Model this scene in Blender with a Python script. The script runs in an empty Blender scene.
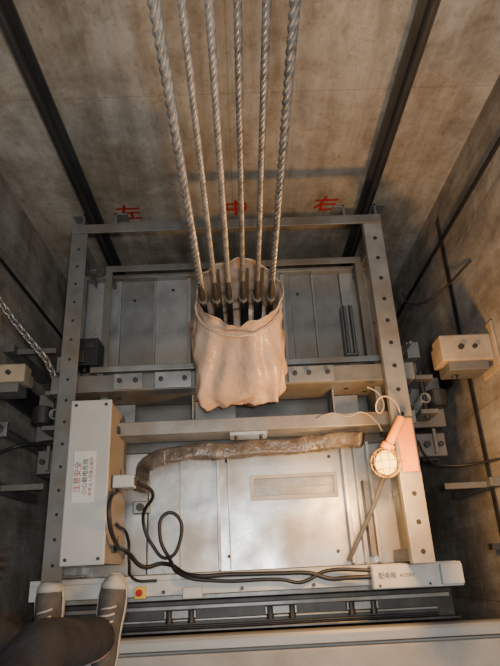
import bpy, bmesh, math, random
from mathutils import Vector, Matrix, noise
random.seed(4)
S=bpy.context.scene
# ---------------------------------------------------------------- camera
U=Vector((.00326,.389,.9212)).normalized()
F=Vector((-.046,.9205,-.388)); F=(F-F.dot(U)*U).normalized()
R=F.cross(U).normalized()
cd=bpy.data.cameras.new("camera"); cam=bpy.data.objects.new("camera",cd)
S.collection.objects.link(cam); S.camera=cam
cd.sensor_fit='VERTICAL'; cd.sensor_height=36; cd.lens=566/666*36; cd.clip_start=.02
M=Matrix((R,F,U)).to_4x4(); M.translation=Vector((0,0,2)); cam.matrix_world=M

# ---------------------------------------------------------------- materials
def mat(name,c1,c2=None,rough=.5,metal=0,scale=6,bump=.0,detail=6,spec=.5,emit=None,es=0,trans=0,stretch=(1,1,1),mid=(.35,.65),c3=None,s3=1.5,bscale=None,bd=.01,p3=(.45,.68),rvar=0):
    m=bpy.data.materials.new(name); m.use_nodes=True
    nt=m.node_tree; N=nt.nodes; L=nt.links
    b=N['Principled BSDF']
    b.inputs['Roughness'].default_value=rough; b.inputs['Metallic'].default_value=metal
    b.inputs['Specular IOR Level'].default_value=spec
    b.inputs['Transmission Weight'].default_value=trans
    c2=c2 or tuple(v*.8 for v in c1)
    tc=N.new('ShaderNodeTexCoord'); mp=N.new('ShaderNodeMapping'); mp.inputs['Scale'].default_value=stretch
    L.new(tc.outputs['Object'],mp.inputs[0])
    n=N.new('ShaderNodeTexNoise'); n.inputs['Scale'].default_value=scale; n.inputs['Detail'].default_value=detail; n.inputs['Roughness'].default_value=.65
    L.new(mp.outputs[0],n.inputs['Vector'])
    r=N.new('ShaderNodeValToRGB'); r.color_ramp.elements[0].position=mid[0]; r.color_ramp.elements[1].position=mid[1]
    r.color_ramp.elements[0].color=(*c2,1); r.color_ramp.elements[1].color=(*c1,1)
    L.new(n.outputs['Fac'],r.inputs[0]); out=r.outputs[0]
    if c3:
        n2=N.new('ShaderNodeTexNoise'); n2.inputs['Scale'].default_value=s3; n2.inputs['Detail'].default_value=5
        L.new(mp.outputs[0],n2.inputs['Vector'])
        rr=N.new('ShaderNodeValToRGB'); rr.color_ramp.elements[0].position=p3[0]; rr.color_ramp.elements[1].position=p3[1]
        L.new(n2.outputs['Fac'],rr.inputs[0])
        mx=N.new('ShaderNodeMixRGB'); mx.inputs[2].default_value=(*c3,1)
        L.new(rr.outputs[0],mx.inputs[0]); L.new(out,mx.inputs[1]); out=mx.outputs[0]
    L.new(out,b.inputs['Base Color'])
    if rvar:
        n3=N.new('ShaderNodeTexNoise'); n3.inputs['Scale'].default_value=scale*.8; n3.inputs['Detail'].default_value=8
        L.new(mp.outputs[0],n3.inputs['Vector'])
        mr=N.new('ShaderNodeMapRange'); mr.inputs[1].default_value=.35; mr.inputs[2].default_value=.65; mr.inputs[3].default_value=rough-rvar; mr.inputs[4].default_value=rough+rvar
        L.new(n3.outputs['Fac'],mr.inputs[0]); L.new(mr.outputs[0],b.inputs['Roughness'])
    if bump:
        bp=N.new('ShaderNodeBump'); bp.inputs['Strength'].default_value=bump; bp.inputs['Distance'].default_value=bd
        nb=N.new('ShaderNodeTexNoise'); nb.inputs['Scale'].default_value=bscale or scale*3; nb.inputs['Detail'].default_value=5
        L.new(mp.outputs[0],nb.inputs['Vector']); L.new(nb.outputs['Fac'],bp.inputs['Height']); L.new(bp.outputs[0],b.inputs['Normal'])
    if emit:
        b.inputs['Emission Color'].default_value=(*emit,1); b.inputs['Emission Strength'].default_value=es
    return m
def concrete(name,c1,c2,c3,axis,period=.42,seam=.45,zper=1.22):
    m=mat(name,c1,c2,rough=.9,scale=3.2,detail=12,bump=.4,c3=c3,s3=1.3,bscale=10,spec=.2,mid=(.38,.62),bd=.014,p3=(.42,.62))
    nt=m.node_tree;N=nt.nodes;L=nt.links;b=N['Principled BSDF']
    prev=b.inputs['Base Color'].links[0].from_socket
    tc=N.new('ShaderNodeTexCoord'); sp=N.new('ShaderNodeSeparateXYZ'); L.new(tc.outputs['Object'],sp.inputs[0])
    for ax,per in ((axis,period),('Z',zper)):
        a=N.new('ShaderNodeMath');a.operation='PINGPONG';a.inputs[1].default_value=per/2
        L.new(sp.outputs[ax],a.inputs[0])
        c=N.new('ShaderNodeMath');c.operation='LESS_THAN';c.inputs[1].default_value=.002
        L.new(a.outputs[0],c.inputs[0])
        k=N.new('ShaderNodeMath');k.operation='MULTIPLY';k.inputs[1].default_value=seam;L.new(c.outputs[0],k.inputs[0])
        mx=N.new('ShaderNodeMixRGB');mx.inputs[2].default_value=(.07,.055,.04,1)
        L.new(k.outputs[0],mx.inputs[0]);L.new(prev,mx.inputs[1]);prev=mx.outputs[0]
    def mul(scale,vec,lo,hi,col,fac,dist=.0,det=8):
        nonlocal prev
        mp=N.new('ShaderNodeMapping');mp.inputs['Scale'].default_value=vec;L.new(tc.outputs['Object'],mp.inputs[0])
        n=N.new('ShaderNodeTexNoise');n.inputs['Scale'].default_value=scale;n.inputs['Detail'].default_value=det;n.inputs['Roughness'].default_value=.7;n.inputs['Distortion'].default_value=dist;L.new(mp.outputs[0],n.inputs[0])
        r=N.new('ShaderNodeValToRGB');r.color_ramp.elements[0].position=lo;r.color_ramp.elements[0].color=(*col,1);r.color_ramp.elements[1].position=hi
        L.new(n.outputs['Fac'],r.inputs[0])
        x=N.new('ShaderNodeMixRGB');x.blend_type='MULTIPLY';x.inputs[0].default_value=fac
        L.new(prev,x.inputs[1]);L.new(r.outputs[0],x.inputs[2]);prev=x.outputs[0]
    mul(2.0,(3.5,3.5,.5),.38,.60,(.50,.45,.39),.8,.3,12)   # vertical water stains
    mul(5.0,(1,1,1),.40,.58,(.56,.52,.47),.75,.3,12)       # blotches
    mul(60,(1,1,1),.33,.45,(.55,.5,.45),.45,0,3)           # pores
    L.new(prev,b.inputs['Base Color'])
    return m
m_wb=concrete("concrete_back",(.52,.465,.375),(.40,.35,.28),(.46,.44,.39),'X',1.17,.22)
m_ws=concrete("concrete_side",(.46,.43,.375),(.33,.305,.265),(.38,.37,.345),'Y',.62,.4,1.5)
m_land=mat("landing_concrete",(.38,.37,.35),(.27,.26,.24),rough=.75,scale=5,bump=.1)
m_sill=mat("sill_aluminium",(.40,.40,.385),(.29,.29,.28),rough=.5,metal=.3,scale=3,stretch=(.3,6,6))
m_galv=mat("galvanised_sheet",(.50,.525,.53),(.31,.325,.33),rough=.36,metal=.6,scale=7,bump=.14,c3=(.30,.27,.23),s3=3,bscale=9,detail=12,rvar=.13,p3=(.47,.64))  # brown patches put grime and brownish reflections into the sheet colour
m_galvd=mat("galvanised_dull",(.32,.335,.335),(.19,.20,.20),rough=.45,metal=.55,scale=7,bump=.1,c3=(.19,.165,.135),s3=4,rvar=.1)
m_frame=mat("frame_grey_paint",(.19,.195,.19),(.115,.117,.11),rough=.5,metal=.3,scale=8,bump=.05,c3=(.135,.11,.085),s3=6,rvar=.1)
m_framel=mat("frame_light_grey",(.29,.30,.295),(.185,.185,.175),rough=.48,metal=.35,scale=9,bump=.05,c3=(.19,.155,.12),s3=5,rvar=.1,detail=10)
m_white=mat("offwhite_paint",(.54,.55,.53),(.40,.40,.38),rough=.45,scale=6,c3=(.33,.30,.26),s3=5,p3=(.48,.72))
m_hole=mat("hole_black",(.012,.012,.012),rough=.8)
m_black=mat("black_rubber",(.018,.018,.02),rough=.5,scale=20)
m_dark=mat("dark_steel",(.07,.067,.062),(.035,.034,.032),rough=.5,metal=.5,scale=12)
m_rail=mat("rail_steel",(.10,.105,.11),(.05,.05,.052),rough=.4,metal=.6,scale=10,stretch=(1,1,.2))
m_rope=mat("rope_steel",(.45,.43,.40),(.22,.205,.19),rough=.4,metal=.6,scale=60)
m_roped=mat("rope_steel_dark",(.36,.35,.335),(.13,.125,.118),rough=.36,metal=.65,scale=60)  # darker rope tone, used for the ropes on the right
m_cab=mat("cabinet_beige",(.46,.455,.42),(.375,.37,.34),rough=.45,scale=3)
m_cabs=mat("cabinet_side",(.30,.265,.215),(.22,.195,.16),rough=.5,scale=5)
m_paper=mat("label_paper",(.62,.61,.57),(.54,.53,.49),rough=.8)
m_red=mat("red_paint",(.42,.012,.01),(.30,.012,.01),rough=.7,scale=30)
m_redt=mat("red_ink",(.36,.07,.05),rough=.8)
m_ink=mat("black_ink",(.05,.05,.05),rough=.8)
m_yel=mat("yellow_plastic",(.75,.5,.04),rough=.5)
m_org=mat("orange_plastic",(.50,.20,.025),(.40,.15,.02),rough=.7,spec=.15)
m_bag=mat("bag_plastic",(.53,.385,.285),(.41,.285,.20),rough=.34,scale=6,bump=.8,bscale=8,spec=.5,bd=.03)
m_hose=mat("brown_wrap",(.17,.145,.12),(.07,.058,.048),rough=.32,scale=14,bump=1,bscale=14,bd=.02)
m_beige=mat("beige_casting",(.40,.32,.22),(.27,.21,.145),rough=.7,scale=9,bump=.2)
m_bulb=mat("bulb_glow",(.02,.012,.004),emit=(1,.55,.07),es=7)
m_wire=mat("cage_wire",(.35,.22,.10),rough=.5,metal=.5)
m_wirew=mat("white_cable",(.32,.28,.23),rough=.5)
m_trou=mat("dark_trousers",(.034,.035,.041),(.015,.015,.018),rough=.9,scale=12,bump=.8,bscale=10,bd=.02)
m_jack=mat("black_jacket",(.02,.02,.022),rough=.85,scale=12,bump=.3)
m_skin=mat("skin",(.52,.33,.24),(.45,.27,.19),rough=.55,scale=8)
m_hair=mat("hair_black",(.012,.010,.009),rough=.6,scale=60)
m_shoe=mat("shoe_grey",(.13,.12,.11),(.07,.065,.06),rough=.8,scale=25,bump=.2)
m_shoew=mat("shoe_white",(.60,.58,.54),(.44,.42,.38),rough=.7,scale=20)
m_coil=mat("pit_concrete",(.06,.055,.05),rough=.95)

# ---------------------------------------------------------------- helpers
def link(o): S.collection.objects.link(o); return o
def wl(p): return Vector(p['_wl'])
def attach(o,p):
    if p is not None:
        o.parent=p; o.matrix_parent_inverse=Matrix.Translation(-wl(p))
def meta(o,label=None,cat=None,kind=None,group=None):
    if label:o["label"]=label
    if cat:o["category"]=cat
    if kind:o["kind"]=kind
    if group:o["group"]=group
    return o
def empty(name,loc,label,cat,group=None):
    o=bpy.data.objects.new(name,None); o.empty_display_size=.05; o.location=loc; o['_wl']=tuple(loc)
    link(o); return meta(o,label,cat,None,group)
class B:
    def __init__(s,*mats): s.bm=bmesh.new(); s.mats=mats
    def _m(s,g,m):
        for f in {f for v in g for f in v.link_faces}: f.material_index=m
    def box(s,x0,x1,y0,y1,z0,z1,m=0,rot=None,piv=None):
        g=bmesh.ops.create_cube(s.bm,size=1)['verts']
        c=Vector(((x0+x1)/2,(y0+y1)/2,(z0+z1)/2))
        for v in g:
            v.co=Vector((v.co.x*(x1-x0),v.co.y*(y1-y0),v.co.z*(z1-z0)))+c
        if rot:
            p=Vector(piv) if piv else c
            for v in g: v.co=rot@(v.co-p)+p
        s._m(g,m); return s
    def cyl(s,p0,p1,r,m=0,seg=16,r2=None):
        p0=Vector(p0);p1=Vector(p1);d=p1-p0
        g=bmesh.ops.create_cone(s.bm,cap_ends=True,segments=seg,radius1=r,radius2=r if r2 is None else r2,depth=d.length)['verts']
        q=Vector((0,0,1)).rotation_difference(d.normalized())
        for v in g: v.co=q@v.co+(p0+p1)/2
        s._m(g,m); return s
    def sph(s,c,r,m=0,sc=(1,1,1),seg=16):
        g=bmesh.ops.create_uvsphere(s.bm,u_segments=seg,v_segments=seg//2+2,radius=r)['verts']
        for v in g: v.co=Vector((v.co.x*sc[0],v.co.y*sc[1],v.co.z*sc[2]))+Vector(c)
        s._m(g,m); return s
    def torus(s,c,ax,R_,r,m=0,n=24,k=8,sc=(1,1,1)):
        q=Vector((0,0,1)).rotation_difference(Vector(ax).normalized()); vs=[]
        for i in range(n):
            t=2*math.pi*i/n; row=[]
            for j in range(k):
                p=2*math.pi*j/k
                v=Vector(((R_+r*math.cos(p))*math.cos(t)*sc[0],(R_+r*math.cos(p))*math.sin(t)*sc[1],r*math.sin(p)*sc[2]))
                row.append(s.bm.verts.new(q@v+Vector(c)))
            vs.append(row)
        for i in range(n):
            for j in range(k):
                f=s.bm.faces.new((vs[i][j],vs[(i+1)%n][j],vs[(i+1)%n][(j+1)%k],vs[i][(j+1)%k])); f.material_index=m
        return s
    def loft(s,rings,m=0,cap0=True,cap1=True):
        rr=[[s.bm.verts.new(p) for p in r] for r in rings]; n=len(rr[0])
        for i in range(len(rr)-1):
            for j in range(n):
                f=s.bm.faces.new((rr[i][j],rr[i][(j+1)%n],rr[i+1][(j+1)%n],rr[i+1][j])); f.material_index=m
        if cap0: s.bm.faces.new(rr[0][::-1]).material_index=m
        if cap1: s.bm.faces.new(rr[-1]).material_index=m
        return s
    def obj(s,name,parent=None,bevel=0,smooth=False,label=None,cat=None,kind=None,group=None,base=True):
        bmesh.ops.recalc_face_normals(s.bm,faces=s.bm.faces)
        xs=[v.co for v in s.bm.verts]
        c=Vector((sum((v.x for v in xs))/len(xs),sum(v.y for v in xs)/len(xs),min(v.z for v in xs) if base else sum(v.z for v in xs)/len(xs)))
        bmesh.ops.translate(s.bm,vec=-c,verts=s.bm.verts)
        me=bpy.data.meshes.new(name); s.bm.to_mesh(me); s.bm.free()
        for m in s.mats: me.materials.append(m)
        if smooth:
            for p in me.polygons: p.use_smooth=True
        o=bpy.data.objects.new(name,me); o.location=c; o['_wl']=tuple(c); link(o)
        if bevel:
            md=o.modifiers.new("b",'BEVEL'); md.width=bevel; md.segments=2; md.limit_method='ANGLE'
        attach(o,parent); return meta(o,label,cat,kind,group)
def tube(name,pts,r,m,parent=None,label=None,cat=None,group=None,res=8,poly=False):
    c=Vector(pts[0])
    cu=bpy.data.curves.new(name,'CURVE'); cu.dimensions='3D'; cu.bevel_depth=r; cu.bevel_resolution=3; cu.resolution_u=res; cu.use_fill_caps=True
    if poly:
        sp=cu.splines.new('POLY'); sp.points.add(len(pts)-1)
        for i,p in enumerate(pts): sp.points[i].co=(*(Vector(p)-c),1)
    else:
        sp=cu.splines.new('BEZIER'); sp.bezier_points.add(len(pts)-1)
        for i,p in enumerate(pts):
            b=sp.bezier_points[i]; b.co=Vector(p)-c; b.handle_left_type=b.handle_right_type='AUTO'
    tmp=bpy.data.objects.new("t",cu); link(tmp)
    dg=bpy.context.evaluated_depsgraph_get()
    me=bpy.data.meshes.new_from_object(tmp.evaluated_get(dg)); bpy.data.objects.remove(tmp)
    me.name=name; me.materials.clear(); me.materials.append(m)
    for p in me.polygons: p.use_smooth=True
    o=bpy.data.objects.new(name,me); o.location=c; o['_wl']=tuple(c); link(o); attach(o,parent)
    return meta(o,label,cat,None,group)
def text(name,body,loc,rot,size,m,parent,ext=.0006,off=.008):
    cu=bpy.data.curves.new(name,'FONT'); cu.body=body; cu.size=size; cu.align_x='CENTER'; cu.align_y='CENTER'; cu.extrude=ext; cu.offset=size*off
    tmp=bpy.data.objects.new("t",cu); link(tmp)
    dg=bpy.context.evaluated_depsgraph_get()
    me=bpy.data.meshes.new_from_object(tmp.evaluated_get(dg)); bpy.data.objects.remove(tmp)
    me.materials.clear(); me.materials.append(m)
    for p in me.polygons: p.material_index=0
    me.transform(rot.to_4x4())
    o=bpy.data.objects.new(name,me); o.location=loc; o['_wl']=tuple(loc); link(o); attach(o,parent); return o
def skin(name,verts,edges,radii,root,m,parent=None,sub=2,label=None,cat=None):
    c=Vector(verts[root])
    me=bpy.data.meshes.new(name); me.from_pydata([Vector(v)-c for v in verts],edges,[])
    o=bpy.data.objects.new(name,me); o.location=c; link(o)
    md=o.modifiers.new("s",'SKIN'); md.use_smooth_shade=True
    for i,r in enumerate(radii):
        me.skin_vertices[0].data[i].radius=r if isinstance(r,tuple) else (r,r)
    me.skin_vertices[0].data[root].use_root=True
    sb=o.modifiers.new("u",'SUBSURF'); sb.levels=sub; sb.render_levels=sub
    dg=bpy.context.evaluated_depsgraph_get()
    nm=bpy.data.meshes.new_from_object(o.evaluated_get(dg)); o.modifiers.clear(); o.data=nm
    nm.materials.clear(); nm.materials.append(m)
    for p in nm.polygons: p.use_smooth=True; p.material_index=0
    o['_wl']=tuple(c); attach(o,parent); return meta(o,label,cat)

# ---------------------------------------------------------------- shaft
XL,XR,YB=-.84,.84,1.38
B(m_wb).box(XL-.1,XR+.1,YB,YB+.15,-3,4.6).obj("wall_back",kind="structure",label="stained tan concrete shaft wall with formwork seams")
B(m_ws).box(XL-.15,XL,-.40,YB,-3,4.6).obj("wall_left",kind="structure",label="grey-brown concrete shaft side wall")
B(m_ws).box(XR,XR+.15,-.40,YB,-3,4.6).obj("wall_right",kind="structure",label="grey-brown concrete shaft side wall")
B(m_ws).box(XL,XR,-.40,-.26,-3,-.02).obj("wall_front",kind="structure",label="concrete shaft wall under the landing")
B(m_coil).box(XL-.1,XR+.1,-.3,YB+.1,-3.1,-3).obj("floor",kind="structure",label="dark shaft pit floor")
B(m_land).box(XL,XR,-1.6,-.215,-.02,.095).obj("floor_landing",bevel=.006,kind="structure",label="grey concrete landing floor edge")
wb=bpy.data.objects["wall_back"]
rx=Matrix.Rotation(math.pi/2,3,'X')
for ch,x,z in (("左",-.428,.045),("中",.012,.05),("右",.383,.055)):
    text("painted_mark",ch,Vector((x,YB-.001,z)),rx,.105,m_red,wb,off=.014)
sill=empty("landing_sill",(0,-.19,.0),"pale aluminium landing sill with grooves along landing edge","door sill")
B(m_sill).box(-.83,.83,-.215,-.168,.03,.1).obj("sill_plate",sill,bevel=.012)
B(m_dark).box(-.8,.8,-.207,-.203,.1,.1008).obj("sill_groove",sill)

def guide(name,x,y0,label):
    e=empty(name,(x,y0,-2.9),label,"guide rail","guide rails on the shaft wall")
    B(m_rail).box(x-.026,x+.026,y0+.03,y0+.040,-2.9,4.5).box(x-.005,x+.005,y0-.02,y0+.03,-2.9,4.5).box(x-.008,x+.008,y0-.02,y0-.002,-2.9,4.5).obj("rail_bar",e,bevel=.0015)
    for z in (-1.4,.02,1.45,2.9):
        B(m_framel,m_dark).box(x-.07,x+.07,y0+.041,y0+.047,z-.02,z+.03).box(x-.07,x-.06,y0+.043,YB,z-.02,z+.03).box(x+.06,x+.07,y0+.043,YB,z-.02,z+.03).box(x-.11,x-.06,YB-.008,YB,z-.02,z+.03).box(x+.06,x+.11,YB-.008,YB,z-.02,z+.03)\
          .cyl((x-.045,y0+.03,z),(x-.045,y0+.043,z),.008,1).cyl((x+.045,y0+.03,z),(x+.045,y0+.043,z),.008,1).obj("rail_bracket",e,bevel=.001)
guide("guide_rail",-.545,1.28,"dark steel T-profile guide rail with wall brackets")
guide("guide_rail",.52,1.28,"dark steel T-profile guide rail with wall brackets")
tube("wall_cable",[(-.815,1.04,-2.9),(-.815,1.04,1),(-.815,1.04,4.5)],.006,m_black,label="black electric cable running down concrete wall",cat="cable",group="cables on the shaft walls")
tube("wall_cable",[(.81,1.16,-2.9),(.81,1.16,1),(.81,1.16,4.5)],.007,m_black,label="black electric cable running down concrete wall",cat="cable",group="cables on the shaft walls")

# ---------------------------------------------------------------- car roof
roof=empty("elevator_car_roof",(0,.55,-.3),"galvanised sheet metal elevator car roof with folded seams","elevator car")
B(m_galvd).box(-.6,.6,.0,1.10,-.30,-.02).obj("roof_base",roof,bevel=.003)
xs=[-.6,-.455,-.32,-.185,.05,.18,.30,.41,.6]
for i in range(len(xs)-1):
    B(m_galv if i in(0,2,4,7) else m_galvd).box(xs[i]+.002,xs[i+1]-.002,.60,1.095,-.02,0).obj("roof_panel",roof,bevel=.002)
xs2=[-.6,-.33,-.09,.345,.6]
for i in range(len(xs2)-1):
    B(m_galv).box(xs2[i]+.002,xs2[i+1]-.002,.005,.40,-.02,0).obj("roof_panel",roof,bevel=.002)
B(m_frame).box(-.6,.6,.402,.598,-.02,-.004).obj("roof_panel",roof,bevel=.002)  # shade of the gap between roof zones, put into the panel colour
for x,y0,y1,w,h in ((-.455,.62,1.08,.012,.02),(-.32,.62,1.08,.006,.012),(-.185,.62,1.08,.014,.026),(-.15,.62,1.08,.004,.01),(.18,.62,1.08,.014,.026),(.215,.62,1.08,.004,.01),(.30,.62,1.08,.006,.02),(-.09,.01,.39,.010,.018),(-.055,.01,.39,.004,.008),(.345,.01,.40,.014,.035),(.385,.01,.40,.008,.03),(.43,.01,.40,.012,.04),(-.22,.02,.39,.003,.005)):
    B(m_galv).box(x-w/2,x+w/2,y0,y1,0,h).obj("roof_seam",roof,bevel=.0015)
B(m_framel).box(-.6,.6,1.085,1.10,0,.035).box(-.6,-.585,.0,1.10,0,.03).box(.585,.6,0,1.10,0,.03).obj("roof_rim",roof,bevel=.002)
B(m_white,m_galvd).box(.02,.32,.222,.236,0,.008).box(.02,.32,.294,.306,0,.008).box(.02,.034,.236,.294,0,.008).box(.306,.32,.236,.294,0,.008).box(.034,.306,.262,.266,0,.006).box(.034,.306,.236,.294,0,.003,1).obj("cover_plate",roof,bevel=.001,label="pale framed cover plate")
for x,y in ((-.06,.36),(-.06,.05),(.3,.36),(.3,.05),(-.3,.36),(-.25,1.04),(.1,1.04),(.1,.65),(-.25,.66),(.24,1.0),(-.4,1.0)):
    B(m_dark).cyl((x,y,0),(x,y,.004),.006,0,8).obj("roof_bolt",roof)

# ---------------------------------------------------------------- guard frame
guard=empty("car_top_guard_frame",(0,.55,0),"grey perforated steel guard frame around car roof","railing")
zt=.33
def holes(b,x,y0,y1,n,z,m=1,r=.006):
    for i in range(n):
        y=y0+(y1-y0)*i/(n-1); b.cyl((x,y,z-.002),(x,y,z+.0008),r,m,12)
b=B(m_frame,m_hole).box(-.56,-.505,-.0,1.12,zt-.006,zt).box(-.56,-.554,0,1.12,zt-.055,zt-.006)
holes(b,-.532,.04,1.04,16,zt,r=.005); b.obj("side_rail",guard,bevel=.0015)
b=B(m_framel,m_hole).box(.452,.515,0,1.12,zt-.006,zt).box(.509,.515,0,1.12,zt-.06,zt-.006).box(.452,.458,0,1.12,zt-.03,zt-.006)
holes(b,.485,.03,1.04,14,zt,r=.0075); b.obj("side_rail",guard,bevel=.0015,label="wide perforated light grey side rail")
B(m_frame).box(-.56,.515,1.10,1.135,zt,zt+.006).box(-.56,.515,1.129,1.135,zt-.035,zt).obj("back_rail",guard,bevel=.0015)
for x in (-.555,.48):
    B(m_frame).box(x,x+.035,1.088,1.094,.0,zt-.006).box(x,x+.006,1.06,1.09,.0,zt-.006).obj("post",guard,bevel=.001)
for x in (-.555,.475):
    B(m_frame).box(x,x+.035,.008,.014,.03,zt-.006).box(x,x+.006,.014,.045,.03,zt-.006).obj("post",guard,bevel=.001)
zl=.14
B(m_frame).box(-.485,.475,1.055,1.08,zl-.005,zl).box(-.485,.475,1.075,1.08,zl-.035,zl-.005).obj("lower_rail",guard,bevel=.001)
for x in (-.485,.45):
    B(m_frame).box(x,x+.026,.66,1.055,zl-.005,zl).box(x,x+.005,.66,1.055,zl-.035,zl-.005).obj("lower_rail",guard,bevel=.001)
for x in(-.485,.465):
    for y in (.66,1.055):
        B(m_frame).box(x,x+.01,y-.0,y+.02,.0,zl-.005).obj("short_post",guard)
B(m_frame).box(-.545,-.52,1.06,1.07,zl-.02,zl+.0).obj("brace",guard)
tube("brace",[(.455,.33,.31),(.40,.17,.16),(.325,.02,.05)],.007,m_framel,guard,poly=True,label="thin diagonal brace rod")
B(m_framel).box(.40,.425,.03,.27,.0,.012).box(.40,.404,.03,.27,.012,.05).obj("brace",guard,bevel=.001)
B(m_framel).box(.505,.53,.02,.40,.05,.07).box(.505,.509,.02,.40,.01,.05).obj("brace",guard,bevel=.001)
B(m_black,m_dark).box(-.548,-.470,.655,.75,.15,.235).box(-.54,-.51,.66,.70,.235,.25,1).box(-.515,-.48,.712,.735,.235,.245,1).cyl((-.52,.655,.2),(-.52,.64,.2),.008).obj("limit_switch",guard,bevel=.003,label="small black limit switch box")

# ---------------------------------------------------------------- crosshead
ch=empty("crosshead_beam",(0,.52,0),"grey steel crosshead channel beams spanning car roof","beam")
B(m_frame,m_hole).box(-.60,.56,.545,.60,.272,.28).box(-.60,.56,.545,.552,.10,.272).box(-.60,.56,.552,.60,.10,.108)\
  .cyl((-.4,.543,.2),(-.4,.546,.2),.009,1).cyl((.35,.543,.2),(.35,.546,.2),.009,1).cyl((.42,.543,.16),(.42,.546,.16),.009,1).obj("rear_channel",ch,bevel=.002)
B(m_framel,m_hole).box(-.46,.56,.415,.458,.212,.22).box(-.46,.56,.415,.422,.10,.212).box(-.46,.56,.422,.458,.10,.107).obj("front_channel",ch,bevel=.002)
B(m_framel).box(-.50,.50,.635,.655,.19,.21).obj("tie_bar",ch,bevel=.002)
for x in(-.48,.46):
    B(m_frame).box(x,x+.02,.60,.655,.15,.19).obj("gusset",ch)
def hp(x0,x1,bx,m):
    b=B(m,m_dark).box(x0,x1,.548,.60,.2805,.287)
    for x in bx: b.cyl((x,.575,.287),(x,.575,.30),.008,1,6)
    b.obj("hitch_plate",ch,bevel=.001)
hp(-.27,-.155,(-.25,-.175),m_galv); hp(.155,.30,(.175,.22,.28),m_galvd); hp(-.40,-.31,(-.38,-.33),m_galvd)
for x0_,x1_ in((-.44,-.36),(.30,.40),(-.16,-.02)):
    B(m_galvd).box(x0_,x1_,.458,.543,.12,.126).box(x0_,x0_+.005,.458,.543,.126,.21).obj("stiffener_plate",ch,bevel=.001)
for x in(-.455,.44):
    B(m_frame).box(x,x+.02,.46,.543,.10,.22).obj("gusset",ch)
for x in(-.52,.52):
    B(m_frame,m_dark).box(x-.03,x+.03,.42,.60,.0,.10).cyl((x,.50,.10),(x,.50,.12),.012,1,6).obj("stile_foot",ch,bevel=.002)
B(m_galv,m_dark).box(-.04,.08,.405,.4145,.13,.205).cyl((-.02,.405,.17),(-.02,.395,.17),.007,1,6).cyl((.06,.405,.17),(.06,.395,.17),.007,1,6).obj("mounting_plate",ch)

# bag
def bagring(cx,cy,z,rx_,ry_,amp,seed,tilt=0,sq=1.0):
    r=[]
    for i in range(96):
        t=2*math.pi*i/96
        c,s_=math.cos(t),math.sin(t)
        c=math.copysign(abs(c)**sq,c); s_=math.copysign(abs(s_)**sq,s_)
        w=noise.noise(Vector((math.cos(t)*1.6+seed,math.sin(t)*1.6,z*9)))
        rd=1-2*abs(noise.noise(Vector((math.cos(t)*3.0+4,math.sin(t)*3.0+z*6,z*11))))
        n=1+amp*w*1.1+amp*.6*(rd-.6)
        r.append(Vector((cx+rx_*n*c,cy+ry_*n*s_,z+tilt*math.sin(t)+amp*.10*math.sin(t*5+1)+amp*.05*math.sin(t*13))))
    return r
bag=B(m_bag)
base=[(.006,.742,.535,.124,.096,.08,.012,1),(.006,.742,.548,.126,.096,.10,.016,1),(.006,.74,.525,.128,.097,.08,.01,1),(.004,.725,.492,.124,.093,.05,.0,1),(.003,.70,.455,.129,.112,.08,0,.95),(.000,.675,.415,.141,.134,.13,0,.82),(.0,.655,.375,.147,.152,.14,0,.72),(.0,.643,.338,.146,.164,.15,0,.62),(.0,.635,.308,.140,.170,.15,0,.55),(.0,.632,.295,.128,.162,.10,0,.55)]
rings=[]
for i in range(len(base)-1):
    for k in range(4):
        t=k/4; a=base[i]; c=base[i+1]
        rings.append(bagring(*[a[j]+(c[j]-a[j])*t for j in range(6)],(i+t)*.22,a[6]+(c[6]-a[6])*t,a[7]+(c[7]-a[7])*t))
rings.append(bagring(*base[-1][:6],len(base)*.22,0,base[-1][7]))
bo=bag.loft(rings,cap0=False,cap1=True).obj("plastic_bag",smooth=True,label="wrinkled peach-brown plastic bag wrapped around rope hitch",cat="bag")
sb=bo.modifiers.new("s",'SOLIDIFY'); sb.thickness=.0012
B(m_bag).torus((.004,.725,.492),(0,.1,1),.119,.004,sc=(1.06,.86,1)).obj("bag_tie",bo,smooth=True)

# ropes
def rope(x,y,r,lobes,amp,pitch,m,z0=.36,z1=4.4):
    n=lobes*6; dz=max(pitch/12,.007); k=int((z1-z0)/dz); rings=[]
    for i in range(k+1):
        z=z0+i*dz; tw=2*math.pi*z/pitch; ring=[]
        for j in range(n):
            t=2*math.pi*j/n
            rr=r*(1-amp+amp*abs(math.cos(lobes*t/2))*1.3)
            ring.append(Vector((x+rr*math.cos(t+tw),y+rr*math.sin(t+tw),z)))
        rings.append(ring)
    return B(m).loft(rings)
rs=[(-.096,.0088,4,.36,.09,m_rope,1),(-.058,.0063,6,.15,.085,m_rope,0),(-.021,.0068,6,.15,.085,m_rope,0),(.018,.0062,6,.15,.085,m_roped,0),(.058,.0065,6,.15,.085,m_roped,0),(.097,.0078,4,.34,.08,m_roped,1)]
for i,(x,r,l,a_,p,m,t) in enumerate(rs):
    e=empty("suspension_rope",(x,.72,.34),("coarse twisted steel suspension rope entering plastic bag" if t else "smooth steel suspension rope entering plastic bag"),"rope","suspension ropes above the car")
    rope(x,.72,r,l,a_,p,m).obj("rope_strand",e,smooth=True)
    b=B(m_dark,m_galvd).cyl((x,.716,.36),(x,.716,.60),.0090,0,10).cyl((x,.716,.60),(x,.716,.66),.0090,0,10,r2=.005)
    if i in (1,3,4): b.box(x+.009,x+.016,.714,.722,.38,.72,0)
    b.cyl((x,.716,.55),(x,.716,.562),.0120,1,6)
    b.obj("rope_socket",e,label="dark threaded rope end socket")

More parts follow.
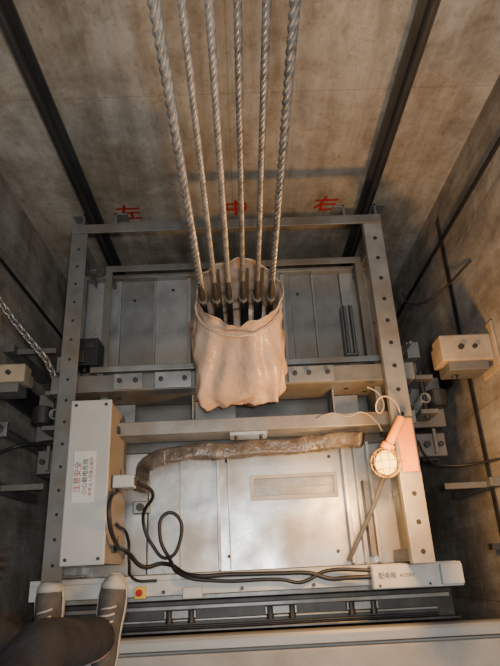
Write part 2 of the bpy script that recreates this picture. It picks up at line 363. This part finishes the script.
# ---------------------------------------------------------------- control cabinet
cab=empty("control_cabinet",(-.46,.26,0),"beige sheet metal electrical control cabinet with warning label","electrical cabinet")
x0,x1,y0,y1,z1=-.505,-.392,.04,.495,.35
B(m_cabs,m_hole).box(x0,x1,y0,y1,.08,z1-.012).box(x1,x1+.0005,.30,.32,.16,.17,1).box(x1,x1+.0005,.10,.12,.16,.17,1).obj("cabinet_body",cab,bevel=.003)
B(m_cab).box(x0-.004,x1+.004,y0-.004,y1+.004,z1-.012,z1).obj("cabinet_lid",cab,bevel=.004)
for x,y in ((x0+.012,y0+.012),(x1-.012,y0+.012),(x0+.012,y1-.012),(x1-.012,y1-.012)):
    B(m_dark).cyl((x,y,z1),(x,y,z1+.003),.005,0,8).obj("cabinet_screw",cab)
lb=B(m_paper).box(-.487,-.425,.20,.345,z1,z1+.001).obj("warning_label",cab,label="white paper warning label with red and black characters")
rz=Matrix.Rotation(math.pi/2,3,'Z')
text("label_text","注意安全",Vector((-.474,.272,z1+.0015)),rz,.022,m_redt,lb,.0002,.004)
text("label_text","小心触电危险",Vector((-.453,.272,z1+.0015)),rz,.017,m_ink,lb,.0002,.004)
text("label_text","非专业人员禁止操作",Vector((-.436,.272,z1+.0015)),rz,.012,m_redt,lb,.0002,.004)
for y in (.07,.46):
    B(m_frame).box(-.50,-.40,y-.012,y+.012,0,.08).obj("cabinet_foot",cab)
for y in(.07,.42):
    B(m_dark).box(x1,x1+.006,y,y+.02,.20,.25).obj("cabinet_latch",cab)
con=empty("connector_plug",(-.35,.265,.25),"off-white rectangular plug connector on cabinet side","connector")
B(m_white).box(-.388,-.325,.245,.282,.25,.295).obj("plug_housing",con,bevel=.004)
B(m_dark).box(-.325,-.318,.252,.275,.258,.288).obj("plug_face",con)
B(m_dark).cyl((-.375,.245,.27),(-.375,.235,.27),.008,0,12).obj("plug_gland",con)

cg="loose black cables by the cabinet"
tube("power_cable",[(-.375,.24,.27),(-.379,.20,.355),(-.376,.15,.36),(-.372,.10,.30),(-.366,.067,.10),(-.33,.03,.05),(-.274,.038,.03),(-.17,-.002,.118),(-.056,-.004,.115),(.10,-.008,.116),(.19,-.012,.118),(.25,-.03,.118),(.31,-.03,.13),(.37,-.03,.14)],.0065,m_black,label="thick black power cable looping from cabinet plug across front beam",cat="cable",group=cg)
tube("power_cable",[(-.318,.262,.272),(-.29,.24,.15),(-.34,.172,.03),(-.31,.096,.018),(-.26,.054,.018),(-.219,.105,.02),(-.228,.183,.025),(-.268,.19,.03),(-.283,.123,.034),(-.25,.05,.04),(-.2,.0,.118),(-.1,-.02,.12),(.1,-.026,.118),(.16,-.036,.118),(.24,-.008,.12),(.37,-.012,.14)],.0055,m_black,label="black cable coiled into loop on roof sheet",cat="cable",group=cg)
tube("power_cable",[(-.386,.15,.22),(-.380,.11,.06),(-.378,.05,.05),(-.35,-.004,.105),(-.28,-.012,.105)],.0045,m_black,label="thin black cable running from cabinet to front beam",cat="cable",group=cg)
sw=empty("cable_socket",(-.33,.20,0),"small grey socket box with black cables on roof sheet","socket")
B(m_galvd).box(-.375,-.32,.195,.235,0,.035).obj("socket_body",sw,bevel=.003)
B(m_dark).cyl((-.35,.215,.035),(-.35,.215,.043),.013,0,16).obj("socket_cap",sw)
def bundle():
    pts=[(-.345,.27,.06),(-.335,.30,.10),(-.31,.335,.15),(-.25,.352,.18),(-.15,.362,.185),(-.05,.360,.18),(.05,.366,.18),(.15,.366,.18),(.25,.372,.187),(.33,.375,.21),(.375,.365,.24)]
    P=[Vector(p) for p in pts]; Q=[]
    for i in range(len(P)-1):
        a=P[max(i-1,0)];b_=P[i];c=P[i+1];d=P[min(i+2,len(P)-1)]
        for k in range(12):
            t=k/12
            Q.append(.5*((2*b_)+(c-a)*t+(2*a-5*b_+4*c-d)*t*t+(3*b_-a-3*c+d)*t**3))
    rings=[]
    for i,q in enumerate(Q):
        d=(Q[min(i+1,len(Q)-1)]-Q[max(i-1,0)]).normalized()
        s_=d.cross(Vector((0,0,1))).normalized(); u=s_.cross(d); ring=[]
        for j in range(28):
            t=2*math.pi*j/28
            w=1+.22*noise.noise(Vector((i*.12,math.cos(t)*1.5,math.sin(t)*1.5)))+.10*noise.noise(Vector((i*.6,math.cos(t)*3,math.sin(t)*3)))
            c,sn=math.cos(t),math.sin(t)
            c=math.copysign(abs(c)**.6,c); sn=math.copysign(abs(sn)**.6,sn)
            ring.append(q+s_*c*.025*w+u*sn*.014*w)
        rings.append(ring)
    return B(m_hose).loft(rings)
hb=bundle().obj("cable_bundle",smooth=True,label="flat cable bundle wrapped in dark brown plastic along beam",cat="cable bundle")
for p in ((-.25,.352,.18),(.20,.369,.183)):
    B(m_wirew).torus(p,(1,.05,.0),.025,.0022,k=6,sc=(.62,1.08,1)).obj("bundle_tie",hb,smooth=True)

# ---------------------------------------------------------------- front beam and door operator
fb=empty("front_beam",(0,-.02,0),"pale grey front beam of car roof with perforated channel","beam")
B(m_white,m_hole).box(-.67,.65,-.012,.004,.03,.10).box(-.67,.65,-.055,-.012,.093,.10).obj("beam_channel",fb,bevel=.002)
B(m_framel).box(-.65,.63,-.07,-.056,.04,.062).obj("beam_channel",fb,bevel=.002)
for x in (-.26,-.02,.2):
    B(m_dark).cyl((x,-.045,.10),(x,-.045,.106),.006,0,6).obj("beam_bolt",fb)
for x in (-.58,0,.58):
    B(m_frame).box(x-.02,x+.02,-.012,0,-.05,.03).obj("beam_bracket",fb)
B(m_white).box(-.20,-.14,-.066,-.034,.10,.125).obj("terminal_block",fb,bevel=.003)
op=empty("door_operator",(0,-.12,-.2),"dark steel door operator track on car front","door operator")
B(m_dark).box(-.66,.66,-.165,-.075,-.10,-.02).obj("header_housing",op,bevel=.003)
B(m_framel).box(-.64,.64,-.10,-.088,-.02,.012).obj("track",op,bevel=.002)
B(m_galvd).box(-.64,.60,-.135,-.128,-.02,.0).obj("track",op,bevel=.002)
B(m_rail).box(-.66,.66,-.163,-.155,-.02,.03).obj("track",op,bevel=.002)
for x in (-.22,.10,.36):
    B(m_framel,m_dark).box(x-.05,x+.05,-.125,-.103,-.02,.005).cyl((x-.035,-.14,-.002),(x-.035,-.103,-.002),.012,1,16).cyl((x+.035,-.14,-.002),(x+.035,-.103,-.002),.012,1,16).obj("hanger_roller",op,bevel=.001)
tube("drive_belt",[(-.6,-.148,.0),(0,-.148,.0),(.6,-.148,.0)],.004,m_black,op,poly=True)
st=empty("emergency_stop_button",(-.325,-.04,.10),"yellow square stop switch with red mushroom button on front beam","switch")
B(m_yel).box(-.346,-.312,-.060,-.026,.10,.118).obj("switch_base",st,bevel=.003)
B(m_red).cyl((-.329,-.043,.118),(-.329,-.043,.128),.006,0,16).cyl((-.329,-.043,.128),(-.329,-.043,.136),.010,0,20).obj("switch_button",st,bevel=.002)
jb=empty("junction_box",(.50,-.03,.10),"off-white elongated junction box with small dark print","electrical box")
B(m_white).box(.37,.645,-.066,.002,.10,.155).obj("box_body",jb,bevel=.004)
B(m_white,m_dark).box(.372,.56,-.064,.0,.155,.163).box(.575,.64,-.06,-.004,.155,.175).obj("box_lid",jb,bevel=.003)
text("box_text","配电箱",Vector((.415,-.03,.1635)),Matrix.Identity(3),.018,m_ink,jb,.0002)
text("box_text","AC220V",Vector((.475,-.03,.1635)),Matrix.Identity(3),.013,m_ink,jb,.0002)
for x in (.39,.54): B(m_dark).cyl((x,-.056,.163),(x,-.056,.165),.004,0,8).obj("box_screw",jb)

# ---------------------------------------------------------------- lamp
lamp=empty("cage_work_lamp",(.435,.29,.33),"lit incandescent work lamp in wire cage on side rail","lamp")
L0=Vector((.410,.272,.352))
B(m_bulb).sph(L0,.029,0,(1,1.2,1)).obj("bulb",lamp,smooth=True,base=False)
b=B(m_wire)
for k in range(6):
    t=math.pi*k/6
    b.torus(L0,(math.cos(t),0,math.sin(t)),.043,.0014,k=5)
for dy,rr in((-.022,.036),(0,.043),(.022,.036)):
    b.torus(L0+Vector((0,dy,0)),(0,1,0),rr,.0014,k=5)
b.obj("lamp_cage",lamp,smooth=True,base=False)
B(m_org).cyl((.415,.308,.356),(.425,.324,.359),.02,0,16).cyl((.425,.324,.359),(.472,.40,.364),.014,0,16).obj("lamp_handle",lamp,bevel=.002,label="orange lamp handle")
B(m_org).box(.460,.510,.245,.405,.3315,.339).obj("lamp_plate",lamp,bevel=.003,label="orange mounting board")
ld=bpy.data.lights.new("lamp_light",'POINT'); ld.energy=19; ld.color=(1,.50,.15); ld.shadow_soft_size=.05
lo=bpy.data.objects.new("lamp_light",ld); lo.location=(L0.x-.02,L0.y-.04,L0.z+.16); link(lo)
wg="thin pale wires by the lamp"
tube("lamp_wire",[(.472,.40,.364),(.46,.45,.36),(.43,.47,.35),(.41,.45,.33),(.42,.43,.31),(.44,.45,.30),(.43,.50,.29),(.40,.52,.29)],.0025,m_wirew,label="thin pale lamp wire looping over beam",cat="wire",group=wg)
tube("lamp_wire",[(.24,.44,.226),(.29,.455,.235),(.34,.44,.24),(.38,.45,.25),(.42,.41,.27),(.43,.38,.28)],.0022,m_wirew,label="thin pale wire draped on channel",cat="wire",group=wg)

vt=empty("vent_unit",(.42,.82,0),"grey slatted ventilation unit on car roof","vent")
B(m_frame).box(.395,.445,.72,.92,0,.05).obj("vent_housing",vt,bevel=.002)
for i in range(4):
    x=.399+i*.012
    B(m_framel if i%2 else m_dark).box(x,x+.004,.725,.915,.05,.065).obj("vent_slat",vt)

# guide shoe assemblies
def shoe_assembly(s,label):
    mn=lambda a,b:(min(s*a,s*b),max(s*a,s*b))
    e=empty("guide_shoe",(s*.68,.52,-.1),label,"guide shoe","guide shoes beside the car")
    B(m_frame,m_dark).box(*mn(.56,.72),.44,.62,.02,.04).box(*mn(.60,.66),.46,.475,.04,.16).box(*mn(.60,.66),.58,.595,.04,.16)\
      .cyl((s*.63,.45,.12),(s*.63,.62,.12),.009,1).cyl((s*.59,.50,.04),(s*.59,.50,.09),.011,1,6).cyl((s*.59,.56,.04),(s*.59,.56,.09),.011,1,6).obj("shoe_bracket",e,bevel=.002)
    B(m_dark).cyl((s*.69,.50,.075),(s*.69,.56,.075),.035,0,24).obj("shoe_roller",e,bevel=.004)
    b=B(m_framel)
    for k in range(7): b.torus((s*.63,.52,.05+k*.014),(0,0,1),.016,.0035,k=6,n=16)
    b.obj("shoe_spring",e,smooth=True)
    B(m_frame).box(*mn(.60,.65),.62,.75,.02,.035).obj("switch_arm",e,bevel=.001)
    B(m_galvd).box(*mn(.605,.65),.68,.74,.035,.10).obj("roller_switch",e,bevel=.003)
    tube("trip_rod",[(s*.59,.70,.02),(s*.59,.70,.1),(s*.59,.70,.20)],.006,m_galvd,e,poly=True)
    g=empty("safety_gear",(s*.67,.36,-.12),"grey steel safety gear block with bolts and lever","safety gear","safety gears beside the car")
    B(m_frame,m_dark).box(*mn(.61,.71),.34,.42,-.12,.03).box(*mn(.63,.69),.33,.34,-.06,.0,1).cyl((s*.64,.38,.03),(s*.64,.38,.05),.012,1,6).cyl((s*.69,.38,.03),(s*.69,.38,.045),.010,1,6).obj("gear_block",g,bevel=.003)
    B(m_frame).box(*mn(.66,.67),.345,.43,.05,.062).obj("lever_arm",g,bevel=.001)
shoe_assembly(-1,"dark steel spring-loaded guide shoe beside car frame")
shoe_assembly(1,"dark steel guide shoe in warm lamp light beside car frame")
def casting(s,x0_,x1_,y0_,y1_,z0_,z1_,label):
    xm,xM=min(x0_,x1_),max(x0_,x1_); ym=(y0_+y1_)/2
    e=empty("rail_bracket_box",((xm+xM)/2,ym,z0_),label,"bracket","beige brackets on the side walls")
    B(m_beige).box(xm,xM,y0_,y1_,z0_,z1_).box(min(s*.83,s*.84),max(s*.83,s*.84),y0_-.04,y1_+.04,z0_-.04,z1_+.02).box(xm+.01,xM-.01,y0_+.01,y1_-.01,z0_-.05,z0_).obj("bracket_body",e,bevel=.006)
    for dx,r in((-.02,.010),(.025,.008)):
        B(m_dark).cyl(((xm+xM)/2+dx,ym,z1_),((xm+xM)/2+dx,ym,z1_+.010),r,0,6).obj("bracket_bolt",e)
    B(m_frame,m_dark).box(xm+.02,xM-.02,y0_-.03,y0_,z0_-.03,z1_-.01).cyl((xm+.05,y0_-.03,z0_+.02),(xm+.05,y0_-.045,z0_+.02),.010,1,6).obj("rail_clamp",e,bevel=.002,label="dark grey steel rail clamp")
    B(m_rail).box(min(s*.735,s*.78),max(s*.735,s*.78),ym-.008,ym+.008,-2.8,z0_-.05).box(min(s*.78,s*.792),max(s*.78,s*.792),ym-.045,ym+.045,-2.8,z0_-.05).obj("rail_bar",e)
casting(-1,-.68,-.83,.585,.645,.24,.30,"weathered beige steel bracket bolted to shaft wall")
casting(1,.66,.83,.60,.69,.20,.28,"beige steel bracket lit orange by lamp on shaft wall")
for s,y in((-1,.28),(1,.22),(-1,.76)):
    B(m_frame).box(min(s*.80,s*.84),max(s*.80,s*.84),y,y+.03,-.25,.12).box(min(s*.66,s*.80),max(s*.66,s*.80),y,y+.02,.08,.09).obj("wall_angle_bracket",bevel=.002,label="grey steel angle bracket fixed to shaft wall",cat="bracket",group="angle brackets on the side walls")
cp=empty("wall_conduit_pipe",(-.80,.48,-2.8),"grey steel conduit pipe clamped to shaft wall","pipe")
B(m_frame).cyl((-.812,.48,-2.8),(-.812,.48,.20),.014,0,16).cyl((-.812,.48,.20),(-.812,.48,.225),.018,0,16).obj("conduit",cp,smooth=False)
for z in(-.4,.10): B(m_galvd).box(-.835,-.79,.455,.505,z,z+.02).obj("pipe_clamp",cp,bevel=.002)

def chain(pts,label):
    P=[Vector(p) for p in pts]; L=[]
    for i in range(len(P)-1):
        n=max(1,int((P[i+1]-P[i]).length/.02))
        for k in range(n): L.append(P[i].lerp(P[i+1],k/n))
    e=empty("hanging_chain",L[-1],label,"chain")
    for i in range(len(L)-1):
        d=(L[i+1]-L[i]).normalized(); a=d.orthogonal().normalized()
        if i%2: a=d.cross(a)
        side=d.cross(a); b=B(m_rope); n=14;k=6;vs=[]
        for q in range(n):
            t=2*math.pi*q/n; c=L[i]+d*(.0175*math.cos(t))+side*(.0105*math.sin(t)); o=(d*math.cos(t)+side*math.sin(t)).normalized()
            vs.append([b.bm.verts.new(c+o*.0038*math.cos(2*math.pi*j/k)+a*.0038*math.sin(2*math.pi*j/k)) for j in range(k)])
        for q in range(n):
            for j in range(k): b.bm.faces.new((vs[q][j],vs[(q+1)%n][j],vs[(q+1)%n][(j+1)%k],vs[q][(j+1)%k]))
        b.obj("chain_link",e,smooth=True)
chain([(-.825,.93,.36),(-.79,.87,.31),(-.74,.80,.28),(-.69,.74,.26),(-.64,.68,.24),(-.60,.61,.25),(-.58,.56,.285)],"greyish steel chain slung from wall to car frame")
tube("side_cable",[(-.83,.40,.10),(-.76,.435,.06),(-.70,.435,.08),(-.62,.432,.12),(-.57,.43,.13)],.006,m_black,label="black cable drooping between wall and car frame",cat="cable",group="side cables")
tube("side_cable",[(.83,.30,.16),(.74,.30,.06),(.66,.31,.05),(.60,.33,.12),(.56,.36,.20)],.004,m_black,label="thin dark cable drooping between wall and frame",cat="cable",group="side cables")
tube("side_cable",[(.835,.98,.25),(.74,.92,.10),(.65,.88,.12),(.56,.86,.28)],.004,m_black,label="thin dark cable drooping between wall and frame",cat="cable",group="side cables")
B(m_rail).box(.80,.84,.03,.05,.0,.03).box(.835,.84,-.1,1.3,.02,.05).obj("trim_1",kind="structure")

# ---------------------------------------------------------------- person
V=[(-.54,-.29,.86),(-.54,-.29,1.02),(-.53,-.26,1.22),(-.52,-.23,1.36),(-.515,-.21,1.45),
   (-.62,-.27,.84),(-.69,-.06,.53),(-.60,-.185,.24),(-.595,-.17,.185),
   (-.46,-.27,.84),(-.475,-.13,.56),(-.420,-.175,.24),(-.417,-.165,.185),
   (-.69,-.26,1.32),(-.79,-.12,1.07),(-.66,.005,.80),
   (-.36,-.26,1.32),(-.20,-.34,1.50),(-.07,-.18,1.80)]
E=[(0,1),(1,2),(2,3),(3,4),(0,5),(5,6),(6,7),(7,8),(0,9),(9,10),(10,11),(11,12),(3,13),(13,14),(14,15),(3,16),(16,17),(17,18)]
RD=[(.12,.10),(.12,.09),(.14,.10),(.10,.07),.05,.075,.05,.036,.034,.075,.05,.036,.034,.05,.04,.027,.05,.04,.027]
person=skin("person",V,E,RD,0,m_skin,label="person in black jacket and dark trousers standing in grey sneakers",cat="person")
hd=B(m_skin); hc=Vector((-.515,-.185,1.58))
hd.sph(hc,.085,0,(.88,1.05,1.28),24)
hd.sph(hc+Vector((0,.088,-.01)),.016,0,(.7,1,1.5)).sph(hc+Vector((-.077,0,0)),.022,0,(.4,.8,1.3)).sph(hc+Vector((.077,0,0)),.022,0,(.4,.8,1.3))
hd.obj("head",person,smooth=True)
B(m_hair).sph(hc+Vector((0,-.012,.022)),.092,0,(.9,1.04,1.2),24).obj("hair",person,smooth=True)
for s in(-1,1): B(m_ink).sph(hc+Vector((s*.028,.08,.012)),.009,0,(1.3,.5,.7)).obj("eye",person)
B(m_redt).sph(hc+Vector((0,.078,-.052)),.02,0,(1,.4,.28)).obj("mouth",person)
TV=[V[0],(-.54,-.29,1.0),V[5],V[6],V[7],V[9],V[10],(-.425,-.150,.26),(-.602,-.175,.20),(-.422,-.142,.205),(-.655,-.17,.69),(-.465,-.21,.70),(-.648,-.125,.39),(-.450,-.145,.40)]
TE=[(0,1),(0,2),(2,10),(10,3),(3,12),(12,4),(4,8),(0,5),(5,11),(11,6),(6,13),(13,7),(7,9)]
TR=[(.14,.12),(.14,.11),.09,.062,.05,.09,.066,.056,.054,.060,.076,.078,.057,.062]
skin("trousers",TV,TE,TR,0,m_trou,person,label="dark trousers")
JV=[(-.54,-.29,.92),(-.54,-.29,1.04),(-.53,-.26,1.22),(-.52,-.23,1.36),(-.52,-.22,1.41),V[13],V[14],(-.68,-.015,.84),V[16],V[17],(-.09,-.20,1.77)]
JE=[(0,1),(1,2),(2,3),(3,4),(3,5),(5,6),(6,7),(3,8),(8,9),(9,10)]
skin("jacket",JV,JE,[(.155,.13),(.15,.12),(.165,.125),(.12,.09),.065,.065,.055,.042,.065,.055,.042],1,m_jack,person,label="black jacket")
def hand(root,palm,fd,side,m,name,bend):
    root=Vector(root);palm=Vector(palm);fd=Vector(fd).normalized();side=Vector(side).normalized();bend=Vector(bend)
    skin(name,[root,palm],[(0,1)],[.026,(.034,.02)],0,m,person)
    ln=(.062,.075,.08,.072)
    for i in range(4):
        o=palm+side*(i-1.5)*.019
        p=[o,o+fd*ln[i]*.45+bend*.15,o+fd*ln[i]*.75+bend*.5,o+fd*ln[i]*.95+bend*1.0]
        skin("finger",p,[(0,1),(1,2),(2,3)],[.010,.0095,.0085,.0075],0,m,person)
    o=root.lerp(palm,.5)+side*.03
    skin("thumb",[o,o+side*.02+fd*.025,o+side*.022+fd*.05+bend*.4],[(0,1),(1,2)],[.012,.0105,.009],0,m,person)
hand((-.645,.02,.78),(-.585,.045,.735),(.75,.15,-.5),(-.3,.9,.0),m_jack,"glove",(.0,-.01,-.03))
hand((-.06,-.165,1.83),(-.035,-.13,1.885),(.1,.3,.9),(-.7,.3,0),m_skin,"hand",(.0,.03,.01))
def shoe(cx,cy,rot):
    e=bpy.data.objects.new("shoe",None); e.empty_display_size=.05; base=Vector((cx,cy,.1)); e.location=base; e['_wl']=tuple(base); link(e); attach(e,person)
    prof=[(-.125,.024,.050),(-.115,.033,.066),(-.08,.036,.080),(-.04,.035,.084),(0,.037,.074),(.04,.041,.060),(.08,.042,.048),(.11,.037,.038),(.13,.025,.028),(.137,.012,.016)]
    Rz=Matrix.Rotation(rot,3,'Z')
    def sect(y,w,h,z0=.018):
        return [base+Rz@Vector((w*math.cos(t)*(1 if math.sin(t)<=0 else 1-.25*math.sin(t)),y,z0+(h if math.sin(t)>0 else .006)*math.sin(t))) for t in [2*math.pi*i/20 for i in range(20)]]
    B(m_shoe).loft([sect(*p) for p in prof]).obj("shoe_upper",e,smooth=True)
    def out(y,w,z): return [base+Rz@Vector((x,y,zz)) for x,zz in ((-w,z),(w,z),(w,z+.02),(-w,z+.02))]
    sl=[(-.13,.022),(-.118,.034),(-.08,.038),(-.02,.037),(.04,.043),(.08,.044),(.11,.039),(.132,.026),(.142,.012)]
    B(m_shoew).loft([out(y,w,.001) for y,w in sl]).obj("shoe_sole",e,bevel=.003)
    B(m_shoew).loft([sect(y,w,h,.0195) for y,w,h in ((.098,.040,.0425),(.11,.0378,.039),(.13,.0262,.029),(.1385,.013,.017))]).obj("toe_cap",e,smooth=True)
    for i in range(5):
        y=-.012+i*.019; z=.018+.079-.0008*(i*19)*.62+.003
        p=[base+Rz@Vector(v) for v in ((-.022,y-.004,z-.014),(-.008,y,z),(.008,y+.003,z),(.022,y+.008,z-.014))]
        tube("shoe_lace",p,.003,m_shoew,e)
shoe(-.598,-.127,.03); shoe(-.418,-.125,-.10)

# ---------------------------------------------------------------- lights
def area(name,loc,target,size,e,col):
    l=bpy.data.lights.new(name,'AREA'); l.energy=e; l.size=size; l.color=col
    o=bpy.data.objects.new(name,l); o.location=loc; d=Vector(target)-Vector(loc); o.rotation_euler=d.to_track_quat('-Z','Y').to_euler(); link(o)
area("overhead_fill",(.1,.1,3.3),(0,.75,0),.7,24,(1,.97,.92))  # soft area light added above the camera, not a lamp on the landing
area("hand_flash",(.05,.02,2.10),(0,.55,.1),.05,12,(.97,.99,1))
w=bpy.data.worlds.new("world"); S.world=w; w.use_nodes=True
w.node_tree.nodes['Background'].inputs[0].default_value=(.95,.95,.95,1); w.node_tree.nodes['Background'].inputs[1].default_value=.26
for o in bpy.data.objects:
    if '_wl' in o: del o['_wl']
